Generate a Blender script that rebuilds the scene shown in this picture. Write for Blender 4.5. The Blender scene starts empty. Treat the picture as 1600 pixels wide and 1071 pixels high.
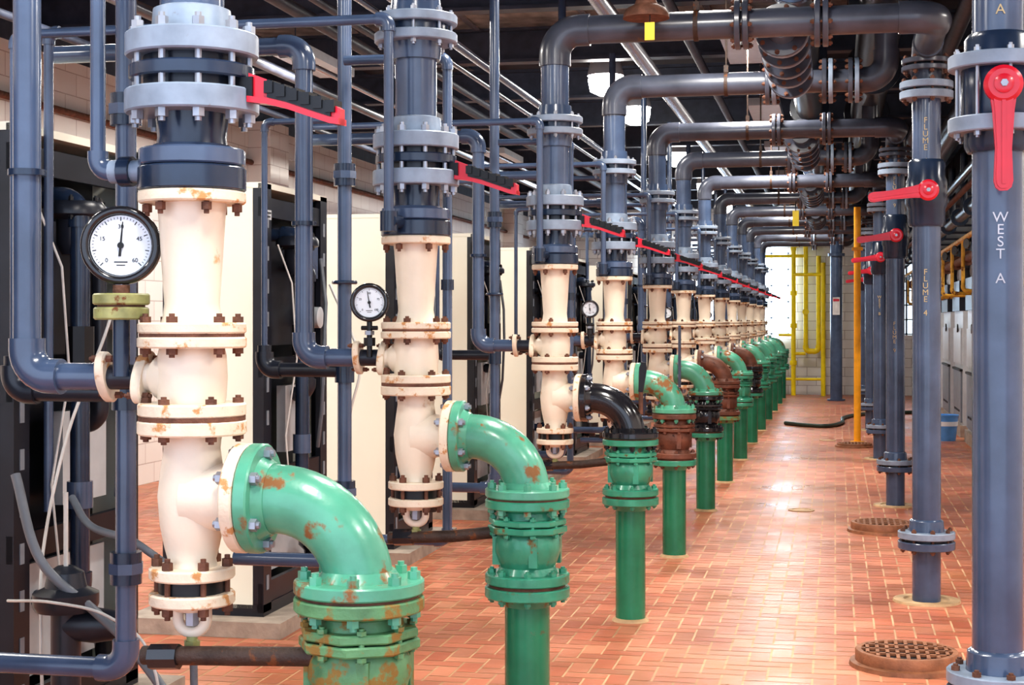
import bpy, math, random
from mathutils import Vector, Matrix
random.seed(4)
V=Vector
# ---------------------------------------------------------------- materials
MATS={}
def mat(name,col,rough=.4,metal=0.,var=.12,rust=0.,rustcol=(.16,.055,.018),scale=9.,bump=.0,coat=0.,emit=0.):
    m=bpy.data.materials.new(name); m.use_nodes=True
    nt=m.node_tree; N=nt.nodes; L=nt.links; b=N['Principled BSDF']
    geo=N.new('ShaderNodeNewGeometry')
    n1=N.new('ShaderNodeTexNoise'); n1.inputs['Scale'].default_value=scale; n1.inputs['Detail'].default_value=6
    L.new(geo.outputs['Position'],n1.inputs['Vector'])
    mr=N.new('ShaderNodeMapRange'); mr.inputs['From Min'].default_value=.3; mr.inputs['From Max'].default_value=.7
    mr.inputs['To Min'].default_value=1-var; mr.inputs['To Max'].default_value=1+var
    L.new(n1.outputs['Fac'],mr.inputs['Value'])
    mx=N.new('ShaderNodeVectorMath'); mx.operation='SCALE'; mx.inputs[0].default_value=col
    L.new(mr.outputs['Result'],mx.inputs['Scale'])
    out=mx.outputs['Vector']
    b.inputs['Roughness'].default_value=rough; b.inputs['Metallic'].default_value=metal
    if coat: b.inputs['Coat Weight'].default_value=coat; b.inputs['Coat Roughness'].default_value=.14
    if rust>0:
        n2=N.new('ShaderNodeTexNoise'); n2.inputs['Scale'].default_value=scale*1.3; n2.inputs['Detail'].default_value=9; n2.inputs['Roughness'].default_value=.62
        off=N.new('ShaderNodeVectorMath'); off.inputs[1].default_value=(7.3,2.1,4.4)
        L.new(geo.outputs['Position'],off.inputs[0]); L.new(off.outputs[0],n2.inputs['Vector'])
        cr=N.new('ShaderNodeMapRange'); t=.78-rust*.5
        cr.inputs['From Min'].default_value=t; cr.inputs['From Max'].default_value=t+.06
        L.new(n2.outputs['Fac'],cr.inputs['Value'])
        mm=N.new('ShaderNodeMix'); mm.data_type='RGBA'
        L.new(cr.outputs['Result'],mm.inputs['Factor']); L.new(out,mm.inputs['A'])
        mm.inputs['B'].default_value=(*rustcol,1)
        out=mm.outputs['Result']
        rr=N.new('ShaderNodeMapRange'); rr.inputs['To Min'].default_value=rough; rr.inputs['To Max'].default_value=.75
        L.new(cr.outputs['Result'],rr.inputs['Value']); L.new(rr.outputs['Result'],b.inputs['Roughness'])
    L.new(out,b.inputs['Base Color'])
    if bump:
        bp=N.new('ShaderNodeBump'); bp.inputs['Strength'].default_value=bump; bp.inputs['Distance'].default_value=.004
        nb=N.new('ShaderNodeTexNoise'); nb.inputs['Scale'].default_value=scale*7
        L.new(geo.outputs['Position'],nb.inputs['Vector']); L.new(nb.outputs['Fac'],bp.inputs['Height']); L.new(bp.outputs['Normal'],b.inputs['Normal'])
    if emit:
        b.inputs['Emission Color'].default_value=(*col,1); b.inputs['Emission Strength'].default_value=emit
    MATS[name]=m; return m
mat('pvc',(.066,.098,.170),.24,var=.25,scale=5,coat=.45)
mat('pvc_over',(.062,.070,.096),.30,var=.35,rust=.21,rustcol=(.13,.085,.055),scale=5,coat=.25)
mat('pvc_light',(.25,.31,.40),.37,var=.22,rust=.2,rustcol=(.2,.17,.16),scale=12)
mat('pvc_dark',(.016,.030,.062),.25,var=.25,coat=.3)
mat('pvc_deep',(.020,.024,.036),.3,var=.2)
mat('cream',(.80,.705,.575),.36,var=.06,rust=.27,rustcol=(.62,.40,.22),scale=7,bump=.15)
mat('cream_rust',(.77,.66,.52),.45,var=.1,rust=.45,rustcol=(.56,.28,.11),scale=13,bump=.3)
mat('steel',(.36,.38,.43),.35,metal=.6,var=.2)
mat('rust',(.15,.065,.04),.75,var=.4,scale=20,bump=.6)
mat('rust_dark',(.05,.028,.02),.6,var=.5,scale=16,bump=.6,rust=.4)
mat('red',(.64,.012,.035),.3,var=.08,coat=.4)
mat('black',(.008,.009,.012),.4,var=.3)
mat('blackgloss',(.016,.016,.02),.16,var=.3,rust=.15,coat=.5)
mat('green_mint',(.10,.365,.245),.3,var=.25,rust=.42,rustcol=(.25,.11,.035),scale=6.5,bump=.2,coat=.3)
mat('green',(.045,.285,.18),.33,var=.25,rust=.34,rustcol=(.15,.10,.03),scale=9,bump=.2,coat=.3)
mat('green_pipe',(.015,.195,.105),.26,var=.2,rust=.18,scale=6,coat=.3)
mat('green_olive',(.11,.27,.13),.45,var=.3,rust=.52,rustcol=(.26,.16,.04),scale=10,bump=.4)
mat('brown_iron',(.16,.062,.038),.5,var=.4,rust=.3,rustcol=(.06,.025,.02),scale=12,bump=.5)
mat('brass_green',(.27,.27,.11),.45,var=.4,rust=.42,scale=20)
mat('boiler_cream',(.80,.81,.70),.32,var=.03,scale=1.5,coat=.2)
mat('boiler_black',(.012,.014,.022),.33,var=.4,scale=5)
mat('boiler_grey',(.22,.25,.29),.4,var=.15)
mat('concrete',(.36,.30,.25),.7,var=.25,bump=.4)
mat('dial_white',(.80,.86,.92),.3,var=.02)
mat('ink',(.01,.01,.012),.5)
mat('yellow',(.92,.72,.01),.35,var=.08)
mat('orange_yellow',(.90,.42,.02),.4,var=.12)
mat('gas_yellow',(.60,.33,.04),.5,var=.3,rust=.4,scale=12)
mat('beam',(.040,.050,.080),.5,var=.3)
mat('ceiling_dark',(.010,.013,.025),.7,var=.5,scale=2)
mat('foil',(.42,.40,.38),.33,metal=.6,var=.6,scale=6,bump=1.)
mat('silver',(.5,.5,.54),.25,metal=.8,var=.1)
mat('bluewhite',(.70,.86,1.0),.4,var=.0,emit=3.2)
mat('lampglow',(1.0,.97,.93),.4,var=.0,emit=35)
mat('hose_grey',(.15,.17,.20),.35)
mat('hose_dark',(.03,.05,.035),.4)
mat('cable_white',(.6,.6,.58),.4)
mat('bucket_blue',(.12,.35,.75),.4)
mat('bucket_rim',(.8,.85,.9),.4)
mat('machine_grey',(.50,.53,.56),.35,var=.08)
mat('grate_iron',(.28,.115,.055),.55,var=.35,scale=14,bump=.5)
mat('tan',(.50,.33,.18),.6,var=.3)
mat('stencil',(.55,.44,.25),.6)
mat('stencil_pale',(.55,.60,.70),.6)
mat('paper',(.85,.85,.85),.5)
mat('window_frame',(.12,.14,.18),.4)
# ---------------------------------------------------------------- mesh builder
def ax(loc,d):
    return Matrix.Translation(V(loc))@V(d).to_track_quat('Z','Y').to_matrix().to_4x4()
class MB:
    def __init__(s): s.v=[];s.f=[];s.m=[];s.names=[]
    def mi(s,n):
        if n not in s.names: s.names.append(n)
        return s.names.index(n)
    def ring_stack(s,rings,m,cap=True):
        n=len(rings[0]); base=len(s.v); k=s.mi(m)
        for r in rings: s.v.extend(r)
        for i in range(len(rings)-1):
            for j in range(n):
                a=base+i*n+j; b=base+i*n+(j+1)%n
                s.f.append((a,b,b+n,a+n)); s.m.append(k)
        if cap:
            s.f.append(tuple(base+j for j in reversed(range(n)))); s.m.append(k)
            e=base+(len(rings)-1)*n
            s.f.append(tuple(e+j for j in range(n))); s.m.append(k)
    def lathe(s,prof,m,M=None,seg=28,sx=1,sy=1,ph=0):
        M=M or Matrix()
        rings=[]
        for r,z in prof:
            rings.append([M@V((r*sx*math.cos(ph+2*math.pi*j/seg),r*sy*math.sin(ph+2*math.pi*j/seg),z)) for j in range(seg)])
        s.ring_stack(rings,m)
    def cyl(s,r,z0,z1,m,M=None,seg=28,**k):
        s.lathe([(r,z0),(r,z1)],m,M,seg,**k)
    def disc(s,R,z0,z1,m,M=None,seg=32,b=.004,**k):
        s.lathe([(R-b,z0),(R,z0+b),(R,z1-b),(R-b,z1)],m,M,seg,**k)
    def bolts(s,rad,z0,z1,n,m,M=None,br=.011,ph=.2,h=.014):
        M=M or Matrix()
        for i in range(n):
            a=ph+2*math.pi*i/n
            T=M@Matrix.Translation((rad*math.cos(a),rad*math.sin(a),0))
            s.cyl(br*.55,z0-h*1.5,z1+h*1.5,m,T,8)
            s.cyl(br,z0-h,z0,m,T,6,ph=a); s.cyl(br,z1,z1+h,m,T,6,ph=a)
    def box(s,c,d,m,M=None):
        M=M or Matrix(); x,y,z=[q/2 for q in d]; c=V(c); b=len(s.v); k=s.mi(m)
        for X,Y,Z in((-x,-y,-z),(x,-y,-z),(x,y,-z),(-x,y,-z),(-x,-y,z),(x,-y,z),(x,y,z),(-x,y,z)):
            s.v.append(M@(c+V((X,Y,Z))))
        for f in((0,3,2,1),(4,5,6,7),(0,1,5,4),(1,2,6,5),(2,3,7,6),(3,0,4,7)):
            s.f.append(tuple(b+q for q in f)); s.m.append(k)
    def prism(s,poly,t,m,M=None):
        M=M or Matrix()
        s.ring_stack([[M@V((x,y,-t/2)) for x,y in poly],[M@V((x,y,t/2)) for x,y in poly]],m)
    def sweep(s,pts,r,m,seg=18):
        pts=[V(p) for p in pts]; n=len(pts)
        rs=r if isinstance(r,(list,tuple)) else [r]*n
        T=[]
        for i in range(n):
            t=(pts[min(i+1,n-1)]-pts[max(i-1,0)]); T.append(t.normalized())
        u=T[0].orthogonal().normalized(); rings=[]
        for i in range(n):
            u=(u-T[i]*u.dot(T[i])).normalized(); w=T[i].cross(u)
            rings.append([pts[i]+rs[i]*(u*math.cos(2*math.pi*j/seg)+w*math.sin(2*math.pi*j/seg)) for j in range(seg)])
        s.ring_stack(rings,m)
    def run(s,pts,r,m,R=None,fit=True,fitm=None,seg=18,n=8,fk=1.2):
        pts=[V(p) for p in pts]; R=R or r*1.7
        path=[pts[0]]; arcs=[]
        for i in range(1,len(pts)-1):
            a=(pts[i-1]-pts[i]).normalized(); b=(pts[i+1]-pts[i]).normalized()
            ang=a.angle(b); 
            if ang>3.1: continue
            t=R/math.tan(ang/2)
            p0=pts[i]+a*t; p1=pts[i]+b*t
            c=pts[i]+(a+b).normalized()*(R/math.sin(ang/2))
            e0=p0-c; e1=p1-c; th=e0.angle(e1); arc=[]
            for k in range(n+1):
                f=k/n; q=(e0*math.sin((1-f)*th)+e1*math.sin(f*th))/math.sin(th)
                arc.append(c+q)
            path+=arc; arcs.append([p0+a*r*.8]+arc+[p1+b*r*.8])
        path.append(pts[-1])
        s.sweep(path,r,m,seg)
        if fit:
            for a in arcs: s.sweep(a,r*fk,fitm or m,seg)
    def obj(s,name,loc=(0,0,0),parent=None,mesh=None):
        me=mesh or s.mesh(name)
        o=bpy.data.objects.new(name,me); o.location=loc
        bpy.context.scene.collection.objects.link(o)
        if parent: o.parent=parent
        return o
    def mesh(s,name):
        me=bpy.data.meshes.new(name)
        me.from_pydata([tuple(p) for p in s.v],[],s.f)
        for n in s.names: me.materials.append(MATS[n])
        me.polygons.foreach_set('material_index',s.m)
        me.polygons.foreach_set('use_smooth',[True]*len(s.f))
        me.set_sharp_from_angle(angle=math.radians(38))
        me.update(); return me
def put(name,me,loc,rot=0):
    o=bpy.data.objects.new(name,me); o.location=loc; o.rotation_euler[2]=rot
    bpy.context.scene.collection.objects.link(o); return o
def text(body,size,loc,parent,name='stencil_lettering',mt='stencil',rot=(math.pi/2,0,0),space=1.0,ext=.0006):
    c=bpy.data.curves.new('t','FONT'); c.body=body; c.size=size; c.align_x='CENTER'; c.align_y='TOP'; c.space_line=space; c.extrude=ext
    t=bpy.data.objects.new('t',c); bpy.context.scene.collection.objects.link(t)
    bpy.context.view_layer.update()
    me=bpy.data.meshes.new_from_object(t); bpy.data.objects.remove(t)
    me.materials.clear(); me.materials.append(MATS[mt])
    o=bpy.data.objects.new(name,me); o.location=loc; o.rotation_euler=rot
    bpy.context.scene.collection.objects.link(o)
    if parent: o.parent=parent
    return o
# ---------------------------------------------------------------- layout
ROWS=[3.38,5.35,8.16,10.44,13.03,15.34,17.87,20.3,22.7,25.1,27.5,29.9,32.0]
XC=-1.48; XG=-1.07; XR=.51
# ---------------------------------------------------------------- white valve column
def lever(mb,M):
    # solid red lever, black ribbed grip let into its near side
    seg=[(0,.034,.015),(.05,.028,.002),(.10,.025,-.014),(.16,.024,-.036),(.21,.023,-.054),(.232,.018,-.062)]
    T=M@Matrix.Rotation(math.pi/2,4,'X')
    up=[(x,c+h) for x,h,c in seg]; dn=[(x,c-h) for x,h,c in reversed(seg)]
    mb.prism(up+dn,.026,'red',T)
    a=[(x,c-h) for x,h,c in seg]; b=[(x,c-h+.014) for x,h,c in reversed(seg)]
    mb.prism(a+b,.044,'red',T)
    g=seg[1:5]
    mb.prism([(x,c-h+.016) for x,h,c in g]+[(x,c+h+.001) for x,h,c in reversed(g)],.036,'black',T)
    for i in range(6):
        x=.05+i*.031; c=.003-.33*max(0,x-.05)
        mb.box((x+.005,0,c+.010),(.022,.044,.028),'black',M)
    mb.box((-.012,0,.014),(.05,.04,.05),'black',M)
def column(first=False):
    mb=MB()
    mb.cyl(.075,2.27,3.0,'pvc')
    mb.lathe([(.095,2.272),(.09,2.33),(.078,2.335)],'pvc_light')
    mb.disc(.150,2.665,2.70,'pvc_light'); mb.disc(.150,2.60,2.635,'pvc_light'); mb.cyl(.12,2.635,2.665,'pvc_dark')
    mb.bolts(.126,2.60,2.70,8,'steel'); mb.lathe([(.095,2.70),(.088,2.76)],'pvc'); mb.lathe([(.088,2.54),(.095,2.60)],'pvc')
    mb.disc(.155,2.218,2.272,'pvc_light'); mb.cyl(.112,2.14,2.22,'pvc_deep')
    mb.disc(.146,2.163,2.197,'pvc_dark'); mb.disc(.156,2.085,2.140,'pvc_light')
    mb.bolts(.134,2.085,2.272,10,'steel',br=.015,h=.02)
    mb.lathe([(.085,2.0),(.08,2.03),(.085,2.085)],'pvc_dark',seg=28)
    mb.disc(.124,1.963,2.003,'pvc'); mb.disc(.126,1.905,1.961,'pvc_dark')
    mb.lathe([(.105,2.0),(.09,2.012)],'pvc')
    mb.bolts(.106,1.874,1.905,6,'rust',br=.012,h=.018)
    mb.disc(.125,1.876,1.904,'cream_rust')
    mb.lathe([(.082,1.88),(.078,1.85),(.071,1.74),(.064,1.64),(.068,1.61),(.075,1.59)],'cream')
    mb.disc(.126,1.571,1.5965,'cream_rust'); mb.disc(.127,1.537,1.563,'cream_rust'); mb.cyl(.122,1.562,1.572,'rust')
    mb.bolts(.107,1.537,1.5965,6,'rust',br=.013,ph=.5)
    mb.lathe([(.075,1.54),(.08,1.52),(.083,1.47),(.08,1.42),(.075,1.40)],'cream')
    mb.disc(.126,1.377,1.408,'cream_rust'); mb.disc(.127,1.334,1.368,'cream_rust'); mb.cyl(.1245,1.367,1.378,'rust')
    mb.bolts(.107,1.334,1.408,6,'rust',br=.013,ph=.3,h=.012)
    mb.lathe([(.07,1.34),(.066,1.30),(.073,1.25),(.08,1.19),(.074,1.12),(.064,1.07),(.056,1.04),(.06,1.02)],'cream')
    M=ax((0,0,1.187),(1,0,0))
    mb.lathe([(.085,0),(.082,.06),(.075,.09),(.082,.118)],'cream',M); mb.disc(.128,.115,.147,'cream_rust',M)
    M=ax((0,0,1.467),(-1,0,0))
    mb.lathe([(.07,.03),(.05,.085),(.035,.10),(.035,.115)],'cream',M)
    mb.disc(.058,.11,.135,'cream_rust',M@Matrix.Rotation(.6,4,'Z'),24,sx=.72,sy=1.2)
    mb.bolts(.052,.11,.135,2,'rust',M@Matrix.Rotation(.6,4,'Z'),br=.009,ph=math.pi/2)
    mb.disc(.10,.996,1.024,'cream_rust'); mb.disc(.10,.936,.964,'cream_rust'); mb.cyl(.078,.962,.998,'black')
    mb.bolts(.083,.936,1.024,6,'rust',br=.013,h=.018)
    mb.lathe([(.04,.92),(.05,.94)],'cream')
    mb.run([(-.036,0,.935),(-.036,0,.868),(.036,0,.868),(.036,0,.935)],.0135,'cream',R=.034,fit=False,seg=12)
    mb.cyl(.017,.885,.935,'steel',seg=6); mb.cyl(.013,.825,.858,'brass_green'); mb.cyl(.02,.835,.848,'brass_green',seg=6)
    if first:
        mb.run([(-.24,0,3.3),(-.24,0,1.955),(-.12,0,1.955)],.018,'pvc',R=.035,fk=1.35)
        M=ax((-.12,0,1.955),(-1,0,0)); mb.cyl(.027,-.02,.03,'pvc_light',M,12); mb.cyl(.036,.03,.06,'pvc_dark',M,12); mb.cyl(.028,.06,.085,'pvc_light',M,12)
    else:
        mb.run([(-1.35,-.175,.9),(-1.35,-.175,2.66),(-.05,-.175,2.66),(-.05,-.175,1.95),(-.03,-.11,1.95)],.018,'pvc',R=.03,fk=1.35,seg=12)
        mb.cyl(.032,1.915,1.985,'pvc_dark',Matrix.Translation((-.05,-.172,0)),14)
        mb.cyl(.025,-.06,.02,'pvc_dark',ax((-.03,-.13,1.95),(0.2,1,0)),12)
        mb.run([(-.4,.40,2.62),(.015,.40,2.62),(.015,.40,.75),(-.3,.40,.75)],.019,'pvc',R=.035,seg=12)
        mb.cyl(.026,1.72,1.76,'pvc_dark',Matrix.Translation((.015,.40,0)),10)
    lever(mb,Matrix.Translation((.155,-.02,2.125))@Matrix.Rotation(-.12,4,'Z'))
    return mb.mesh('valve_column')
def inlet():
    mb=MB()
    M=ax((0,0,1.467),(-1,0,0))
    mb.cyl(.03,.135,.205,'pvc_deep',M); 
    mb.disc(.055,.205,.228,'cream_rust',M@Matrix.Rotation(-.5,4,'Z'),24,sx=.75,sy=1.2)
    mb.bolts(.05,.205,.228,2,'rust',M@Matrix.Rotation(-.5,4,'Z'),br=.009,ph=math.pi/2)
    mb.run([(-.225,0,1.467),(-.425,0,1.467),(-.425,0,2.61),(-1.45,0,2.61)],.033,'pvc',R=.065,fk=1.3)
    mb.cyl(.045,1.95,1.965,'pvc_dark',Matrix.Translation((-.425,0,0)))
    return mb.mesh('return_pipe')
def drop():
    mb=MB(); X=-.475
    mb.run([(X,.63,4.0),(X,.63,.62),(-.95,.63,.62)],.029,'pvc',R=.06,fk=1.3)
    mb.run([(X,.63,1.40),(-.82,.63,1.40),(-.82,.63,1.50)],.029,'pvc_deep',R=.05,fk=1.3)
    mb.run([(-.82,.63,1.45),(-.82,.63,2.42),(-.5,.63,2.42)],.013,'pvc',R=.03,fk=1.3,seg=10)
    M=Matrix.Translation((X,.63,0))
    mb.cyl(.04,1.35,1.45,'pvc_dark',M)
    for z in(.86,2.15): mb.cyl(.044,z,z+.09,'pvc_dark',M,16); mb.cyl(.05,z+.03,z+.06,'pvc',M,8)
    mb.disc(.052,1.75,1.765,'pvc_dark',M)
    return mb.mesh('supply_drop_pipe')
# ---------------------------------------------------------------- green
def green(el,va,pi,lo):
    mb=MB(); D=XG-XC
    M=ax((-D,0,1.187),(1,0,0))
    mb.disc(.128,.149,.182,el,M); mb.bolts(.105,.115,.182,6,'steel',M,br=.015,h=.015,ph=.5)
    mb.lathe([(.10,.18),(.083,.205)],el,M)
    R=.20; pts=[(-D+.18,0,1.187)]
    for k in range(15):
        a=math.pi/2*k/14; pts.append((-R+R*math.sin(a),0,1.187-R+R*math.cos(a)))
    mb.sweep(pts,.08,el,30)
    mb.lathe([(.083,1.03),(.10,1.005)],el)
    mb.disc(.150,.977,1.008,el if el!='brown_iron' else va); mb.disc(.150,.938,.970,va); mb.cyl(.14,.968,.979,'rust')
    mb.bolts(.126,.938,1.008,8,el if el!='blackgloss' else 'black',br=.015,ph=.2,h=.018)
    mb.lathe([(.11,.94),(.10,.925),(.105,.90)],va)
    mb.disc(.140,.880,.902,va,seg=8); mb.disc(.142,.852,.876,va,seg=8,ph=.1)
    mb.bolts(.122,.852,.902,8,va,br=.012,ph=.35,h=.01)
    mb.lathe([(.105,.855),(.118,.83),(.120,.79),(.108,.75),(.098,.73),(.11,.705)],va)
    for a in range(4):
        t=a*math.pi/2+.4; mb.box((.108*math.cos(t),.108*math.sin(t),.79),(.03,.03,.10),va)
    mb.disc(.150,.672,.707,va); mb.disc(.151,.622,.660,lo); mb.cyl(.135,.658,.674,'rust')
    mb.bolts(.126,.622,.707,8,va,br=.014,ph=.2,h=.014)
    mb.lathe([(.082,.59),(.10,.622)],lo)
    mb.cyl(.08,.0,.62,pi); mb.lathe([(.10,0),(.092,.012),(.081,.018)],'tan')
    return mb.mesh('green_discharge')
cols=[('green_mint','green_olive','green_pipe','green_olive'),('green_mint','green','green_pipe','green'),('blackgloss','green','green_pipe','green'),
('green_mint','brown_iron','green_pipe','green'),('green_mint','blackgloss','green_pipe','green'),('brown_iron','brown_iron','green_pipe','green_olive'),
('green_mint','green','green_pipe','green'),('brown_iron','blackgloss','green_pipe','green')]
first=column(True); col=column(); inm=inlet(); drm=drop(); 
gm=[green(*c) for c in cols]
for i,y in enumerate(ROWS):
    put('valve_column',first if i==0 else col,(XC,y,0))
    put('boiler_return_pipe',inm,(XC,y,0))
    put('boiler_supply_pipe',drm,(XC,y,0))
    put('green_discharge_pipe',gm[i] if i<8 else gm[6 if i%2==0 else 1],(XG,y,0))
    mb=MB(); mb.run([(-.10,0,.815),(.14,-.02,.83),(.38,-.02,.86)] if i else [(-.10,-.05,.82),(.32,-.05,.835)],.022,'rust_dark',R=.3,fit=False,seg=12)
    mb.cyl(.03,-.02,.05,'blackgloss',ax((-.06,-.05*(i==0),.818),(1,0,.05)),8)
    mb.obj('rusty_drain_pipe',(XC,y+.0,0))
mb=MB(); mb.prism([(-.012,0),(.012,0),(.02,.13),(.012,.16),(-.012,.16),(-.02,.13)],.025,'black',Matrix.Translation((-1.02,8.20,1.22))@Matrix.Rotation(math.pi/2,4,'X')@Matrix.Rotation(-.1,4,'Z'))
mb.cyl(.012,1.1,1.23,'rust',Matrix.Translation((-1.02,8.20,0)))
mb.obj('black_valve_lever')
mb=MB(); mb.box((-1.03,10.40,1.36),(.018,.018,.42),'beam'); mb.obj('steel_support_rod')
# ---------------------------------------------------------------- gauges
def gauge(i,r,dx,dy,z,big=False):
    y=ROWS[i]
    mb=MB(); d=(V((0,0,1.6))-V((XC+dx,y+dy,z))); d.z=0; d.normalize()
    d=V((d.x*.6,d.y,0)).normalized()
    zx=d; up=V((0,0,1)); xx=up.cross(zx).normalized()
    M=Matrix(((xx.x,up.x,zx.x,0),(xx.y,up.y,zx.y,0),(xx.z,up.z,zx.z,0),(0,0,0,1)))
    k=r
    mb.lathe([(k*.75,-.045),(k*.95,-.035),(k,-.01),(k*1.0,.008),(k*.96,.014),(k*.80,.014),(k*.78,.006)],'blackgloss',M,40)
    mb.lathe([(k*.76,.0),(k*.76,.0065)],'dial_white',M,40)
    n=40; R=k*.89
    mb.sweep([M@V((R*math.cos(2*math.pi*j/n),R*math.sin(2*math.pi*j/n),.012)) for j in range(n+1)],k*.11,'blackgloss',10)
    for t in range(0,41):
        a=math.radians(225-270*t/40); L=.10 if t%5==0 else .05
        T=M@Matrix.Translation((math.cos(a)*k*(.72-L/2),math.sin(a)*k*(.72-L/2),.0072))@Matrix.Rotation(a,4,'Z')
        mb.box((0,0,0),(k*L,k*(.022 if t%5==0 else .012),.0006),'ink',T)
    T=M@Matrix.Translation((0,0,.010))@Matrix.Rotation(math.radians(85 if big else 100),4,'Z')
    mb.prism([(-k*.28,-k*.035),(k*.60,-k*.012),(k*.60,k*.012),(-k*.28,k*.035)],.0015,'ink',T)
    mb.cyl(k*.08,.006,.013,'ink',M,14)
    mb.box((0,-k*.42,.007),(k*.34,k*.03,.0006),'ink',M); mb.box((0,-k*.50,.007),(k*.22,k*.025,.0006),'ink',M)
    bot=1.49-z
    if big:
        mb.cyl(.016,-r-.03,-r+.01,'steel',None,6); mb.cyl(.024,-r-.045,-r-.02,'rust',None,6)
        zz=1.603-z
        mb.disc(.066,zz+.035,zz+.062,'brass_green'); mb.disc(.064,zz,zz+.030,'brass_green'); mb.cyl(.055,zz+.02,zz+.045,'rust')
        mb.cyl(.02,bot-.02,zz,'pvc_dark'); mb.cyl(.02,zz+.05,-r,'rust')
    else:
        mb.cyl(.010,bot-.02,-r+.01,'black'); mb.cyl(.022,bot+.02,bot+.05,'black',None,8); mb.cyl(.018,bot+.06,bot+.075,'steel',None,6)
        mb.sweep([(-.03,-.0,bot+.085),(.03,0,bot+.085)],.008,'black',8)
    o=mb.obj('pressure_gauge',(XC+dx,y+dy,z))
    for n in range(5):
        a=math.radians(225-270*n/4)
        q=M@V((math.cos(a)*k*.50,math.sin(a)*k*.50-k*.01,.0072))
        t=text(str([0,25,50,75,100][n] if not big else [0,15,30,45,60][n]),k*.15,(0,0,0),o,'dial_number','ink')
        t.matrix_local=Matrix.Translation(q+V((0,0,k*.06)))@M.to_3x3().to_4x4()
gauge(0,.093,-.165,-.03,1.778,True); gauge(1,.070,-.165,-.03,1.667); gauge(3,.062,-.165,-.03,1.683); gauge(5,.062,-.165,-.03,1.68); gauge(7,.062,-.165,-.03,1.68)
# ---------------------------------------------------------------- right-hand risers
RY={1:5.14,2:9.07,4:13.7,6:18.3,8:23.1,10:27.9}
def right_riser(y,down):
    mb=MB()
    mb.cyl(.08,-.0,3.0,'pvc')
    dz=.08 if down else 0
    mb.disc(.16,.36+dz,.40+dz,'pvc_light'); mb.disc(.16,.30+dz,.345+dz,'pvc'); mb.cyl(.12,.34+dz,.365+dz,'pvc_deep'); mb.bolts(.135,.30+dz,.40+dz,8,'rust',br=.014)
    mb.lathe([(.10,.40+dz),(.095,.46+dz),(.082,.47+dz)],'pvc')
    mb.lathe([(.19,.0),(.185,.012),(.13,.014),(.12,.004)],'tan')
    mb.lathe([(.095,2.14),(.105,2.16),(.105,2.24),(.115,2.26),(.115,2.40),(.105,2.42),(.105,2.50),(.09,2.52)],'pvc_dark')
    if down:
        mb.disc(.155,2.405,2.45,'pvc_light'); mb.disc(.155,2.20,2.25,'pvc_light'); mb.bolts(.13,2.2,2.45,8,'steel')
    mb.disc(.15,2.925,2.965,'pvc_light'); mb.disc(.15,2.865,2.91,'pvc_light'); mb.cyl(.12,2.9,2.93,'pvc_deep'); mb.bolts(.128,2.865,2.965,8,'rust',br=.014)
    M=ax((0,-.10,2.335),(0,-1,0))
    mb.lathe([(.05,0),(.05,.05),(.059,.055),(.059,.078),(.047,.088)],'red',M,28); mb.lathe([(.03,.086),(.03,.094),(.02,.098)],'red',M,20); mb.cyl(.012,.09,.106,'steel',M,6)
    mb.cyl(.045,-.03,.02,'black',M,20)
    ang=-math.pi/2 if down else math.pi+.12
    poly=[(0,-.045),(.08,-.033),(.20,-.025),(.30,-.029),(.32,-.024),(.33,-.012),(.33,.012),(.32,.024),(.30,.029),(.20,.025),(.08,.033),(0,.045)]
    T=Matrix.Translation((0,-.165,2.335))@Matrix.Rotation(math.pi/2,4,'X')@Matrix.Rotation(ang,4,'Z')
    mb.prism(poly,.020,'red',T)
    q=[(x,y*.78) for x,y in poly]; mb.prism([(x*.98,y) for x,y in q],.034,'red',T)
    mb.prism([(.05,-.006),(.31,-.006),(.31,.006),(.05,.006)],.044,'red',T)
    return mb.obj('riser_pipe_with_red_valve',(XR,y,0))
def link_flanges(mb,pts):
    for p,d,R in pts:
        M=ax(p,d); mb.disc(R,.006,.036,'pvc_light' if R>.14 else 'pvc_over',M); mb.disc(R,-.036,-.006,'pvc_over',M); mb.bolts(R*.85,-.036,.036,8,'rust',M,br=.014)
for i,y in enumerate(ROWS):
    mb=MB()
    zc=3.165 if i==2 else 3.2
    if i in RY:
        ry=RY[i]
        pts=[(XC,y,3.0),(XC,y,zc),(XR,y,zc),(XR,ry,zc),(XR,ry,3.0)] if ry-y>.35 else [(XC,y,3.0),(XC,y,zc),(XR,ry,zc),(XR,ry,3.0)]
        mb.run(pts,.076,'pvc_over',R=.13,fk=1.12,seg=26,n=10)
        if ry-y>.35: link_flanges(mb,[((XR,ry,3.06),(0,0,1),.14)])
        fl=[((-.48,y,zc),(1,0,0),.135),((-.07,y,zc),(1,0,0),.135)]
        link_flanges(mb,fl)
    else:
        mb.run([(XC,y,3.0),(XC,y,zc),(.33,y,zc),(.33,y,3.75)],.076,'pvc_over',R=.13,fk=1.12,seg=26,n=10)
        link_flanges(mb,[((-.42,y,zc),(1,0,0),.15),((-.05,y,zc),(1,0,0),.15),((.12,y,zc),(1,0,0),.15)])
    # hanger rods and clamps
    for hx in(-.72,):
        mb.cyl(.083,-.012,.012,'rust_dark',ax((hx,y,zc),(1,0,0)),20); mb.cyl(.007,zc+.07,4.55,'rust_dark',Matrix.Translation((hx,y,0)),6); mb.box((hx,y,zc+.10),(.03,.05,.05),'rust_dark')
    if i==7: mb.box((-.5,y-.1,2.93),(.08,.004,.2),'yellow'); mb.sweep([(-.5,y-.1,3.02),(-.5,y-.05,3.16)],.006,'ink',6)
    mb.obj('overhead_crossover_pipe')
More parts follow.
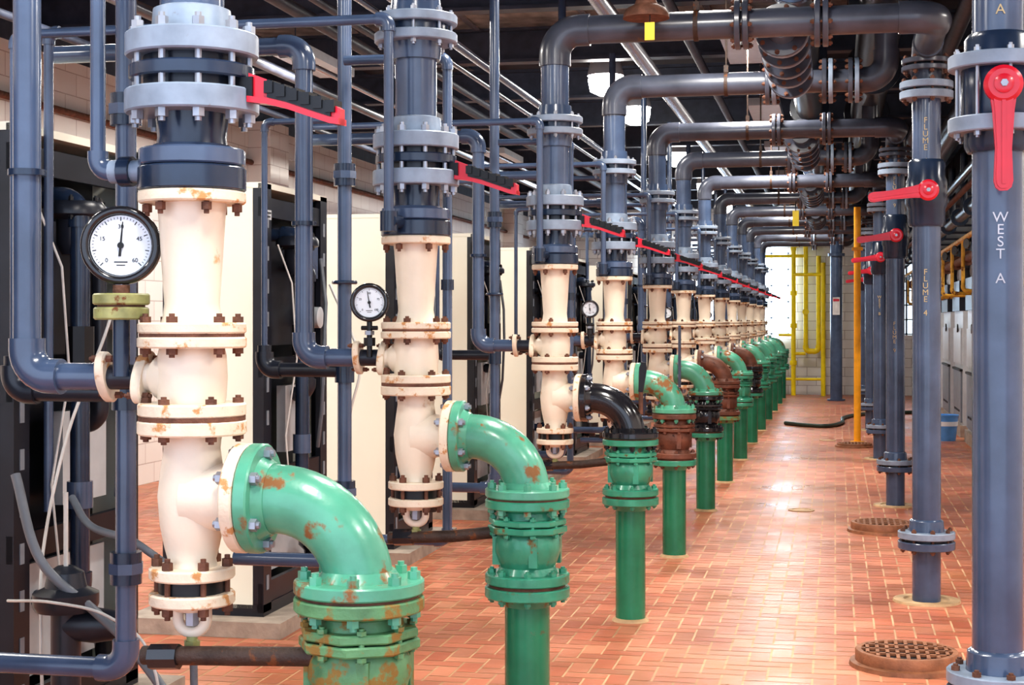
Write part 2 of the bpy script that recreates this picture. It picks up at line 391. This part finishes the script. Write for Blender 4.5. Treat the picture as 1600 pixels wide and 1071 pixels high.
for i in(2,4,6,8):
    y0=ROWS[i]; y1=ROWS[i+1]; mb=MB()
    mb.run([(-.28,y0,3.165),(-.27,y1,3.19)],.08,'pvc_over',seg=24)
    link_flanges(mb,[((-.28,y0+q,3.168),(0.02,1,0),.145) for q in(.25,.6,1.0,1.35,1.8)])
    mb.lathe([(.08,-.2),(.11,-.12),(.115,0),(.11,.12),(.08,.2)],'pvc_dark',ax((-.28,y0+1.17,3.17),(0,1,0)))
    mb.obj('flanged_link_pipe')
risers={}
for k,ry in RY.items(): risers[k]=right_riser(ry,k==1)
def stack(w,z,k,m='stencil',x=-.01): text('\n'.join(w).replace(' ',''),.046,(x,-.083,z),risers[k],space=.84,mt=m)
stack('WEST A',1.95,1,'stencil_pale',0); stack('WEST A',2.80,1,'stencil',0)
stack('FLUME 4',2.76,2); stack('FLUME 4',1.90,2); stack('FLUME 9',1.60,4); stack('FLUME 9',2.85,4); stack('WEST B',1.9,6)
# overhead headers
mb=MB(); 
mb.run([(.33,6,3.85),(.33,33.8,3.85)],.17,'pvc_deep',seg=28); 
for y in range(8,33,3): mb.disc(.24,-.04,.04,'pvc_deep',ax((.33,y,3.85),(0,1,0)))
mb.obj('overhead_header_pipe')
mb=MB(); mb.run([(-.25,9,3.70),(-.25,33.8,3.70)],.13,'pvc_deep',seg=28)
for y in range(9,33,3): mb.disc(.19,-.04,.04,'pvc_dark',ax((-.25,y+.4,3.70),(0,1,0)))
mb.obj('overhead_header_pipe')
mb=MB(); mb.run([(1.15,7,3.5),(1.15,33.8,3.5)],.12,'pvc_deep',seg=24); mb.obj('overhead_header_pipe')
mb=MB(); mb.run([(-1.6,8,3.82),(-1.6,33.8,3.82)],.062,'silver',seg=24); mb.obj('overhead_silver_conduit')
for X,z,r,m in((-3.4,3.75,.03,'beam'),(-3.7,3.78,.05,'beam'),(-4.2,3.7,.025,'silver'),(-5.3,3.6,.03,'beam'),(-2.9,3.6,.02,'pvc'),(-1.2,3.95,.04,'beam'),(.9,3.8,.06,'beam'),(-2.55,3.5,.03,'pvc'),(-4.9,3.85,.05,'pvc_over')):
    mb=MB(); mb.run([(X,5,z),(X,33.8,z)],r,m,seg=12); mb.obj('ceiling_conduit')
mb=MB(); mb.box((1.9,21,3.35),(.9,24,.6),'pvc_deep')  # box and bands added to darken the bright upper right side
for y in range(10,33,2): mb.box((1.9,y,3.35),(.96,.05,.66),'beam')
mb.obj('darkening_box')
# rusty bell with yellow tag
mb=MB(); M=Matrix.Translation((-.95,7.86,3.155))
mb.lathe([(.120,0),(.117,.02),(.10,.05),(.06,.07),(.05,.10),(.03,.11),(.03,.28)],'rust',M)
mb.box((.03,-.10,-.085),(.05,.004,.09),'yellow',M); mb.sweep([M@V((.03,-.10,-.04)),M@V((.03,-.08,.02))],.003,'ink',6); mb.obj('rusty_alarm_bell')
# ---------------------------------------------------------------- boilers (left)
def boiler():
    mb=MB(); W=1.0; H=2.31; D=.52
    mb.box((-D/2-.12,W/2,(H+.12)/2),(D-.16,W-.02,H-.12),'boiler_black')
    mb.box((-D/2-.03,.008,(H+.10)/2),(D-.06,.016,H-.14),'boiler_cream'); mb.box((-D/2-.03,W-.008,(H+.10)/2),(D-.06,.016,H-.14),'boiler_cream')
    mb.box((-D/2,W/2,H-.01),(D,W,.03),'boiler_cream')
    mb.box((-D/2-.0,W/2,.11),(D,W,.06),'boiler_black')
    for y in(.055,W-.055):
        mb.box((-.015,y,(H+.1)/2),(.03,.11,H-.1),'boiler_black')
        mb.box((-.05,y-.04 if y<.5 else y+.04,(H+.1)/2),(.07,.02,H-.1),'boiler_black')
        for k in range(12): mb.box((.0015,y,.25+k*.17),(.003,.03,.075),'boiler_grey')
    for z in(.18,.78,1.36,H-.12): mb.box((-.02,W/2,z),(.03,W,.10 if z>.2 else .14),'boiler_black')
    mb.box((-.09,W/2,.48),(.02,W-.3,.42),'machine_grey'); mb.box((-.07,W*.62,1.07),(.05,.36,.36),'machine_grey')
    mb.box((-.10,W/2,1.78),(.03,W-.26,.62),'boiler_black')
    mb.box((-.0,.06,H-.16),(.006,.09,.05),'machine_grey'); mb.box((.003,.06,H-.15),(.004,.07,.008),'ink'); mb.box((.003,.06,H-.17),(.004,.05,.008),'ink')
    mb.run([(-.08,.30,H-.25),(.10,.30,H-.25),(.10,.30,.55),(-.08,.30,.55)],.036,'pvc_dark',R=.08,fk=1.25)
    mb.run([(-.08,.55,1.9),(.05,.55,1.9),(.05,.55,1.2),(-.08,.55,1.2)],.03,'pvc_deep',R=.06,fk=1.3)
    mb.lathe([(.10,0),(.115,.02),(.115,.05),(.07,.07),(.07,.16),(.05,.2)],'pvc_deep',ax((.06,.34,2.05),(0,0,-1)))
    mb.bolts(.095,.0,.05,6,'black',ax((.06,.34,2.05),(0,0,-1)),br=.01)
    mb.lathe([(.10,0),(.10,.05),(.07,.08),(.06,.16)],'blackgloss',ax((.07,.62,.42),(0,0,-1)))
    mb.cyl(.055,1.42,1.58,'black',Matrix.Translation((.10,.30,0)),8); mb.cyl(.048,.9,1.0,'pvc',Matrix.Translation((.10,.30,0)),16)
    mb.lathe([(.05,0),(.06,.02),(.06,.06),(.03,.07)],'machine_grey',ax((-.03,.8,1.62),(1,0,0)))
    mb.box((-.03,.78,1.95),(.05,.16,.22),'pvc'); 
    mb.sweep([(.05,.75,1.95),(.09,.72,1.7),(.12,.6,1.45),(.10,.62,1.1),(.05,.7,.9)],.011,'hose_grey',8)
    mb.sweep([(.02,.15,2.0),(.08,.2,1.8),(.10,.22,1.4),(.06,.16,1.0),(.08,.2,.6)],.005,'cable_white',8)
    return mb.mesh('boiler')
bm_=boiler()
BY=[2.75,5.0,7.45,9.83,12.15,14.6,17.1,19.6,22.0,24.4,26.8,29.2,31.5]
for y in BY: put('boiler_cabinet',bm_,(-2.87,y,0))
mb=MB()
for y in BY: mb.box((-3.15,y+.5,.04),(.85,1.3,.08),'concrete')
mb.obj('boiler_concrete_pads')
def hose(name,pts,r,m):
    P=[V(p) for p in pts]; P=[P[0]*2-P[1]]+P+[P[-1]*2-P[-2]]; out=[]
    for i in range(1,len(P)-2):
        for k in range(8):
            t=k/8; a,b,c,d=P[i-1:i+3]
            out.append(.5*((b*2)+(c-a)*t+(a*2-b*5+c*4-d)*t*t+(b*3-a-c*3+d)*t*t*t))
    out.append(P[-2]); mb=MB(); mb.sweep(out,r,m,10); return mb.obj(name)
hose('grey_drain_hose',[(-2.72,4.75,1.08),(-2.60,4.7,.80),(-2.42,4.75,.62),(-2.25,4.7,.50),(-2.05,4.6,.30),(-2.0,4.55,.02)],.017,'hose_grey')
hose('grey_drain_hose',[(-2.75,5.2,.95),(-2.62,5.1,.86),(-2.4,5.05,.80),(-2.25,5.1,.60),(-2.22,5.1,.03)],.014,'hose_grey')
hose('white_sensor_cable',[(-2.62,5.35,1.88),(-2.60,5.2,1.60),(-2.66,5.0,1.20),(-2.70,4.9,.80),(-2.68,4.85,.50),(-2.7,4.9,.2)],.006,'cable_white')
hose('white_sensor_cable',[(-2.72,4.7,.66),(-2.5,4.6,.68),(-2.3,4.6,.64),(-2.15,4.6,.5),(-2.08,4.6,.02)],.005,'cable_white')
hose('white_sensor_cable',[(-2.70,8.0,1.8),(-2.5,7.9,1.4),(-2.55,7.9,1.1),(-2.62,8.0,.7)],.007,'cable_white')
hose('floor_hose',[(-.75,24.0,.03),(-.45,23.6,.03),(-.1,23.5,.03),(.1,24.3,.03),(.15,25.6,.03),(.6,26.8,.03),(1.6,27.5,.03)],.03,'hose_dark')
mb=MB(); M=Matrix.Translation((-2.55,4.78,.62))
mb.lathe([(.10,0),(.11,.02),(.11,.06),(.07,.08),(.06,.13),(.03,.15)],'pvc_deep',M); mb.cyl(.05,-.62,0,'pvc_deep',M); mb.cyl(.008,.12,.4,'cable_white',M)
mb.lathe([(.05,0),(.06,.1),(.045,.2)],'pvc_deep',ax((-2.55,4.78,.57),(1,.2,0))); mb.obj('black_pump_strainer')
# ---------------------------------------------------------------- floor drains
def drain(name,x,y,R,h=.075,m='grate_iron'):
    mb=MB(); mb.lathe([(R*1.12,0),(R*1.10,.02),(R,.025),(R,h-.006),(R*.98,h),(R*.88,h),(R*.87,h-.012)],m,None,40)
    mb.lathe([(R*.87,h-.02),(R*.87,h-.011)],'black',None,40)
    n=9
    for k in range(n):
        t=-R*.76+k*R*1.52/(n-1); L=2*math.sqrt(max(0,(R*.88)**2-t*t))
        mb.box((t,0,h-.004),(R*.07,L,.012),m)
    for t in(-.4,0,.4): mb.box((0,R*t,h-.004),(2*R*.88*math.sqrt(1-(t/.88)**2),R*.08,.012),m)
    mb.obj(name,(x,y,0))
drain('floor_drain_grate',.325,7.35,.235); drain('floor_drain_grate',.35,12.0,.235); drain('floor_drain_grate',.24,20.0,.22,.05)
for x,y in((-.28,13.2),(-.1,21.0)):
    mb=MB(); mb.lathe([(.11,0),(.11,.006),(.08,.008),(.08,.004),(.06,.004),(.05,.008)],'tan'); mb.obj('floor_cleanout_cover',(x,y,0))
mb=MB(); mb.cyl(.045,0,3.1,'orange_yellow',None,20); mb.disc(.09,0,.02,'orange_yellow'); mb.box((0,0,2.55),(.14,.14,.04),'orange_yellow'); mb.obj('orange_post',(.285,20.7,0))
mb=MB(); mb.cyl(.12,0,3.65,'pvc'); mb.disc(.18,.0,.04,'pvc'); mb.disc(.17,2.9,2.96,'pvc'); mb.box((0,-.125,1.9),(.14,.01,.35),'paper'); mb.box((0,-.131,2.02),(.12,.004,.05),'red'); mb.obj('grey_utility_pipe',(0.02,31.5,0))
mb=MB()
def R_(pts,r=.05,m='yellow'): mb.run(pts,r,m,R=.09,fk=1.25,seg=12)
R_([(-.88,33.6,0),(-.88,33.6,3.25),(-.3,33.6,3.25)]); R_([(-.62,33.6,3.2),(-.62,33.6,.95),(-.35,33.6,.95),(-.35,33.6,3.0)]); R_([(-.25,33.5,2.85),(-.25,33.5,0)])
R_([(-1.2,33.65,1.3),(-.88,33.65,1.3)],.03); R_([(-.9,33.55,2.6),(-.3,33.55,2.6)],.035); R_([(-.9,33.6,.9),(-.62,33.6,.9)],.035); R_([(-1.6,33.6,.35),(-.25,33.6,.35)],.03); R_([(-1.9,33.6,3.0),(-.6,33.6,3.0)],.035)
for z in(.7,1.5,2.2): mb.disc(.075,-.05,.05,'yellow',Matrix.Translation((-.88,33.6,z)),12)
mb.disc(.07,-.03,.03,'yellow',ax((-.62,33.52,1.8),(0,1,0)),16)
mb.obj('yellow_gas_piping')
mb=MB(); mb.lathe([(.125,0),(.16,.33),(.168,.335),(.168,.35),(.155,.35),(.15,.33)],'bucket_blue'); mb.lathe([(.145,.20),(.152,.20),(.157,.26),(.15,.26)],'bucket_rim'); mb.sweep([(.165*math.cos(a),0,.33-.12*math.sin(a)) for a in [math.pi*k/10 for k in range(11)]],.004,'steel',6); mb.obj('blue_bucket',(1.45,21.3,0))
# ---------------------------------------------------------------- right machines
def machine():
    mb=MB(); mb.box((.5,.8,.08),(1.0,1.6,.16),'concrete')
    mb.box((.5,.8,.95),(.92,1.5,1.58),'machine_grey'); mb.box((.03,.8,.55),(.03,1.3,.7),'boiler_grey'); mb.box((.03,.8,1.25),(.03,1.3,.5),'machine_grey')
    mb.box((.03,.8,.92),(.06,1.4,.03),'ink')
    mb.box((.45,.8,1.95),(.9,1.3,.42),'boiler_black'); mb.lathe([(.25,0),(.27,.05),(.27,1.1),(.24,1.2)],'machine_grey',ax((.42,.2,2.3),(0,1,0)),28)
    mb.run([(.15,.4,1.75),(.15,.4,2.7),(.6,.4,2.7),(.6,.4,3.05)],.07,'pvc_deep',R=.12)
    mb.disc(.06,0,.02,'blackgloss',ax((.01,.5,1.5),(-1,0,0)),16)
    for k in range(4): mb.box((.012,.4+k*.25,.35),(.006,.16,.03),'ink')
    return mb.mesh('machine')
mm=machine()
for y in(10.4,12.7,15.0,17.3,19.6,21.9,24.2,26.5,28.8,31.1): put('water_heater_unit',mm,(1.68,y,0))
mb=MB()
for z,x,m,r in((2.55,1.45,'gas_yellow',.03),(2.35,1.55,'rust',.05),(2.75,1.35,'pvc_deep',.06),(2.95,1.3,'rust',.03),(3.1,1.3,'pvc_dark',.05)): mb.run([(x,9,z),(x,33.7,z)],r,m,seg=12)
for k in range(14):
    y=10+k*1.7; mb.run([(1.45,y,2.55),(1.45,y,1.95),(1.75,y,1.95)],.022,'gas_yellow',R=.05,seg=10); mb.disc(.09,-.03,.03,'rust',ax((1.55,y+.5,2.35),(0,1,0)),12); mb.disc(.06,0,.02,'blackgloss',ax((1.42,y+.7,2.45),(-1,-.6,0)),14)
    mb.run([(1.35,y+.3,2.75),(1.35,y+.3,3.4)],.04,'pvc_dark',seg=10); mb.disc(.10,-.02,.02,'pvc_dark',ax((1.35,y+.9,2.75),(0,1,0)),12)
mb.obj('side_pipe_rack')
# ---------------------------------------------------------------- room shell
def brickmat(name,c1,c2,gr,w,h,plane,mort=.006,rough=.35,bump=.3):
    m=bpy.data.materials.new(name); m.use_nodes=True; nt=m.node_tree;N=nt.nodes;L=nt.links;b=N['Principled BSDF']
    g=N.new('ShaderNodeNewGeometry'); s=N.new('ShaderNodeSeparateXYZ'); c=N.new('ShaderNodeCombineXYZ')
    L.new(g.outputs['Position'],s.inputs[0]); L.new(s.outputs['Y' if plane=='YZ' else 'X'],c.inputs[0]); L.new(s.outputs['Z'],c.inputs[1])
    t=N.new('ShaderNodeTexBrick'); t.inputs['Scale'].default_value=1; t.inputs['Brick Width'].default_value=w; t.inputs['Row Height'].default_value=h; t.inputs['Mortar Size'].default_value=mort
    t.inputs['Color1'].default_value=(*c1,1); t.inputs['Color2'].default_value=(*c2,1); t.inputs['Mortar'].default_value=(*gr,1)
    L.new(c.outputs[0],t.inputs['Vector']); L.new(t.outputs['Color'],b.inputs['Base Color']); b.inputs['Roughness'].default_value=rough
    bp=N.new('ShaderNodeBump'); bp.inputs['Strength'].default_value=bump; bp.inputs['Distance'].default_value=.004; bp.invert=True
    L.new(t.outputs['Fac'],bp.inputs['Height']); L.new(bp.outputs['Normal'],b.inputs['Normal']); MATS[name]=m
brickmat('wall_block',(.88,.86,.82),(.82,.79,.76),(.55,.48,.45),.40,.20,'YZ',.005)
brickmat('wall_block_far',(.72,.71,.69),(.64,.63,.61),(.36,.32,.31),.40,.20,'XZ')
Y0,Y1=-1.5,34.0
mb=MB(); mb.box((-6.72,(Y0+Y1)/2,1.95),(.2,Y1-Y0,3.9),'wall_block'); mb.box((-6.72,(Y0+Y1)/2,4.25),(.22,Y1-Y0,.7),'beam')
for y in(9.5,17.0,24.5,31): mb.box((-6.5,y,1.95),(.3,.6,3.9),'wall_block')
mb.obj('wall_left')
mb=MB(); mb.box((4.6,(Y0+Y1)/2,2.3),(.2,Y1-Y0,4.6),'wall_block'); mb.obj('wall_right')
mb=MB(); wins=[(-1.75,-.98,1.3,3.1),(-4.2,-2.4,1.3,3.3),(1.25,1.75,1.3,2.9)]
xs=sorted([-6.82,4.7]+[q for w in wins for q in w[:2]]); 
for a,b in zip(xs[:-1],xs[1:]):
    w=[q for q in wins if abs(q[0]-a)<1e-6]
    if w: 
        w=w[0]; mb.box(((a+b)/2,34.1,w[2]/2),(b-a,.2,w[2]),'wall_block_far'); mb.box(((a+b)/2,34.1,(4.6+w[3])/2),(b-a,.2,4.6-w[3]),'wall_block_far')
    else: mb.box(((a+b)/2,34.1,2.3),(b-a,.2,4.6),'wall_block_far')
mb.obj('wall_far')
for n,w in enumerate(wins):
    mb=MB(); cx=(w[0]+w[1])/2; cz=(w[2]+w[3])/2; mb.box((cx,34.15,cz),(w[1]-w[0],.02,w[3]-w[2]),'bluewhite')
    for x in (w[0]+.02,cx,w[1]-.02): mb.box((x,34.08,cz),(.04,.06,w[3]-w[2]),'window_frame')
    k=5
    for j in range(k+1): mb.box((cx,34.08,w[2]+.02+(w[3]-w[2]-.04)*j/k),(w[1]-w[0],.06,.03),'window_frame')
    mb.obj('window_%d'%(n+1))
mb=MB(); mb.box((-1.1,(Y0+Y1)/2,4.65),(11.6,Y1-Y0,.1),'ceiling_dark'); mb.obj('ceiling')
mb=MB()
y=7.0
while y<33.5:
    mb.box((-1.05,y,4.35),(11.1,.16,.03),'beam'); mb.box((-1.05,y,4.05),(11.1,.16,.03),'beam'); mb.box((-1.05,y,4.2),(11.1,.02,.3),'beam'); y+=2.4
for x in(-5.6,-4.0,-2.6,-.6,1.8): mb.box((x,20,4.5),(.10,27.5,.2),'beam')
mb.obj('ceiling_beams')
mb=MB(); mb.box((-3.2,12.6,4.46),(6.6,3.3,.2),'foil')
for x in(-5.5,-4.4,-3.3,-2.2,-1.1): mb.box((x,12.6,4.45),(.06,3.34,.22),'silver')
mb.obj('foil_insulated_duct')
mb=MB(); mb.run([(-6.58,3,3.43),(-6.58,33,3.43)],.03,'rust',seg=10); mb.obj('wall_conduit')
for y in(12.5,20): 
    mb=MB(); mb.box((-6.5,y,1.6),(.16,.7,1.0),'machine_grey'); mb.box((-6.41,y,1.6),(.02,.62,.9),'boiler_grey'); mb.obj('electrical_panel')
# floor
m=bpy.data.materials.new('clay_tile'); m.use_nodes=True; nt=m.node_tree;N=nt.nodes;L=nt.links;b=N['Principled BSDF']
at=N.new('ShaderNodeAttribute'); at.attribute_name='tile'
g=N.new('ShaderNodeNewGeometry'); n=N.new('ShaderNodeTexNoise'); n.inputs['Scale'].default_value=1.3; n.inputs['Detail'].default_value=8; L.new(g.outputs['Position'],n.inputs['Vector'])
mr=N.new('ShaderNodeMapRange'); mr.inputs['From Min'].default_value=.3; mr.inputs['From Max'].default_value=.7; mr.inputs['To Min'].default_value=.72; mr.inputs['To Max'].default_value=1.15; L.new(n.outputs['Fac'],mr.inputs['Value'])
sc=N.new('ShaderNodeVectorMath'); sc.operation='SCALE'; L.new(at.outputs['Color'],sc.inputs[0]); L.new(mr.outputs['Result'],sc.inputs['Scale'])
n2=N.new('ShaderNodeTexNoise'); n2.inputs['Scale'].default_value=.9; n2.inputs['Detail'].default_value=7; n2.inputs['Roughness'].default_value=.7; o2=N.new('ShaderNodeVectorMath'); o2.inputs[1].default_value=(3.1,9.2,0); L.new(g.outputs['Position'],o2.inputs[0]); L.new(o2.outputs[0],n2.inputs['Vector'])
c2=N.new('ShaderNodeMapRange'); c2.inputs['From Min'].default_value=.52; c2.inputs['From Max'].default_value=.68; c2.inputs['To Max'].default_value=.7; L.new(n2.outputs['Fac'],c2.inputs['Value'])
mx=N.new('ShaderNodeMix'); mx.data_type='RGBA'; L.new(c2.outputs['Result'],mx.inputs['Factor']); L.new(sc.outputs[0],mx.inputs['A']); mx.inputs['B'].default_value=(.42,.17,.06,1)
L.new(mx.outputs['Result'],b.inputs['Base Color'])
r2=N.new('ShaderNodeMapRange'); r2.inputs['From Min'].default_value=.3; r2.inputs['From Max'].default_value=.7; r2.inputs['To Min'].default_value=.26; r2.inputs['To Max'].default_value=.48; L.new(n.outputs['Fac'],r2.inputs['Value']); L.new(r2.outputs['Result'],b.inputs['Roughness'])
b.inputs['Specular IOR Level'].default_value=.45
nb=N.new('ShaderNodeTexNoise'); nb.inputs['Scale'].default_value=7; L.new(g.outputs['Position'],nb.inputs['Vector']); bp=N.new('ShaderNodeBump'); bp.inputs['Strength'].default_value=.3; bp.inputs['Distance'].default_value=.006; L.new(nb.outputs['Fac'],bp.inputs['Height']); L.new(bp.outputs['Normal'],b.inputs['Normal'])
MATS['clay_tile']=m
mat('grout',(.58,.34,.19),.6,var=.3,scale=3)
vs=[];fs=[];mi=[];cl=[]
U=.10; gp=.0052
nx0,nx1=int(-6.7/U),int(4.5/U); ny0,ny1=int(Y0/U),int(Y1/U)
def q(x0,y0,x1,y1,z,k,c,j=0):
    b=len(vs); a=[random.uniform(-j,j) for _ in range(3)]
    vs.extend([(x0,y0,z+a[0]),(x1,y0,z+a[1]),(x1,y1,z+a[1]+a[2]-a[0]),(x0,y1,z+a[2])]); fs.append((b,b+1,b+2,b+3)); mi.append(k); cl.append(c)
q(-6.72,Y0,4.6,Y1,-.0015,1,(1,1,1,1))
for x in range(nx0,nx1):
    for y in range(ny0,ny1):
        k=(x-y)%4
        t=random.random(); v=random.uniform(.78,1.12)
        c=((.53+.08*t)*v,(.155+.085*t)*v,(.085+.055*t)*v,1)
        if k==0: q(x*U+gp,y*U+gp,(x+2)*U-gp,(y+1)*U-gp,0,0,c,.0003)
        elif k==3: q(x*U+gp,y*U+gp,(x+1)*U-gp,(y+2)*U-gp,0,0,c,.0003)
me=bpy.data.meshes.new('floor'); me.from_pydata(vs,[],fs); me.materials.append(MATS['clay_tile']); me.materials.append(MATS['grout']); me.polygons.foreach_set('material_index',mi)
ca=me.color_attributes.new('tile','FLOAT_COLOR','CORNER'); flat=[]
for c in cl: flat.extend(list(c)*4)
ca.data.foreach_set('color',flat); me.update()
put('floor',me,(0,0,0))
mb=MB(); mb.box((-1,16,-.08),(12,36,.15),'concrete'); mb.obj('floor_slab')
# ---------------------------------------------------------------- lamps
def area(name,loc,size,power,col=(1,.96,.9),rot=(0,0,0),sy=None):
    l=bpy.data.lights.new(name,'AREA'); l.energy=power; l.color=col; l.size=size
    if sy: l.shape='RECTANGLE'; l.size_y=sy
    o=bpy.data.objects.new(name,l); o.location=loc; o.rotation_euler=rot; bpy.context.scene.collection.objects.link(o)
for y in(14.9,17.2,22,27,31.5):
    mb=MB(); mb.lathe([(.05,.42),(.08,.30),(.12,.25),(.17,.05),(.18,0),(.17,0),(.16,.04)],'machine_grey'); mb.lathe([(.16,.03),(.17,-.05),(.15,-.15),(.07,-.19)],'lampglow'); mb.cyl(.01,.4,.6,'beam')
    mb.obj('high_bay_lamp',(-2.2,y,4.0))
for y in(1.0,4.5,8.0,12.0,16.0,20,24,28):  # added ceiling fill lights in made-up housings, to brighten the whole room
    for x in(-4.6,-.75,2.6):
        X=3.4 if (x==2.6 and y>5) else x
        area('ceiling_fill_light',(X,y+1.2,3.885),.3,92 if y<20 else 72,(1,.95,.88),sy=1.2)
        mb=MB(); mb.box((0,0,.04),(.34,1.3,.08),'machine_grey'); 
        for s in(-.5,.5): mb.cyl(.006,.08,.46,'beam',Matrix.Translation((0,s,0)),6)
        mb.obj('fill_light_housing',(X,y+1.2,3.90))
area('window_daylight',(-1.37,33.9,2.2),.8,60,(.8,.9,1),(math.pi/2,0,0),1.8)
area('window_daylight',(-3.3,33.9,2.3),1.8,110,(.8,.9,1),(math.pi/2,0,0),2.0)
w=bpy.data.worlds.new('world'); bpy.context.scene.world=w; w.use_nodes=True
w.node_tree.nodes['Background'].inputs[0].default_value=(.70,.81,1.0,1); w.node_tree.nodes['Background'].inputs[1].default_value=2.2
# ---------------------------------------------------------------- camera
f=2400.; th=math.atan(505/f)
c=bpy.data.cameras.new('camera'); c.sensor_width=36; c.lens=f/1600*36; c.shift_y=-33.5/1600; c.clip_end=200
o=bpy.data.objects.new('camera',c); o.location=(0,0,1.6); o.rotation_euler=(math.pi/2,0,th); bpy.context.scene.collection.objects.link(o)
bpy.context.scene.camera=o
vs_=bpy.context.scene.view_settings
try:
    vs_.view_transform='Standard'; vs_.look='Medium High Contrast'
except Exception as e: print('look',e)
vs_.exposure=.0
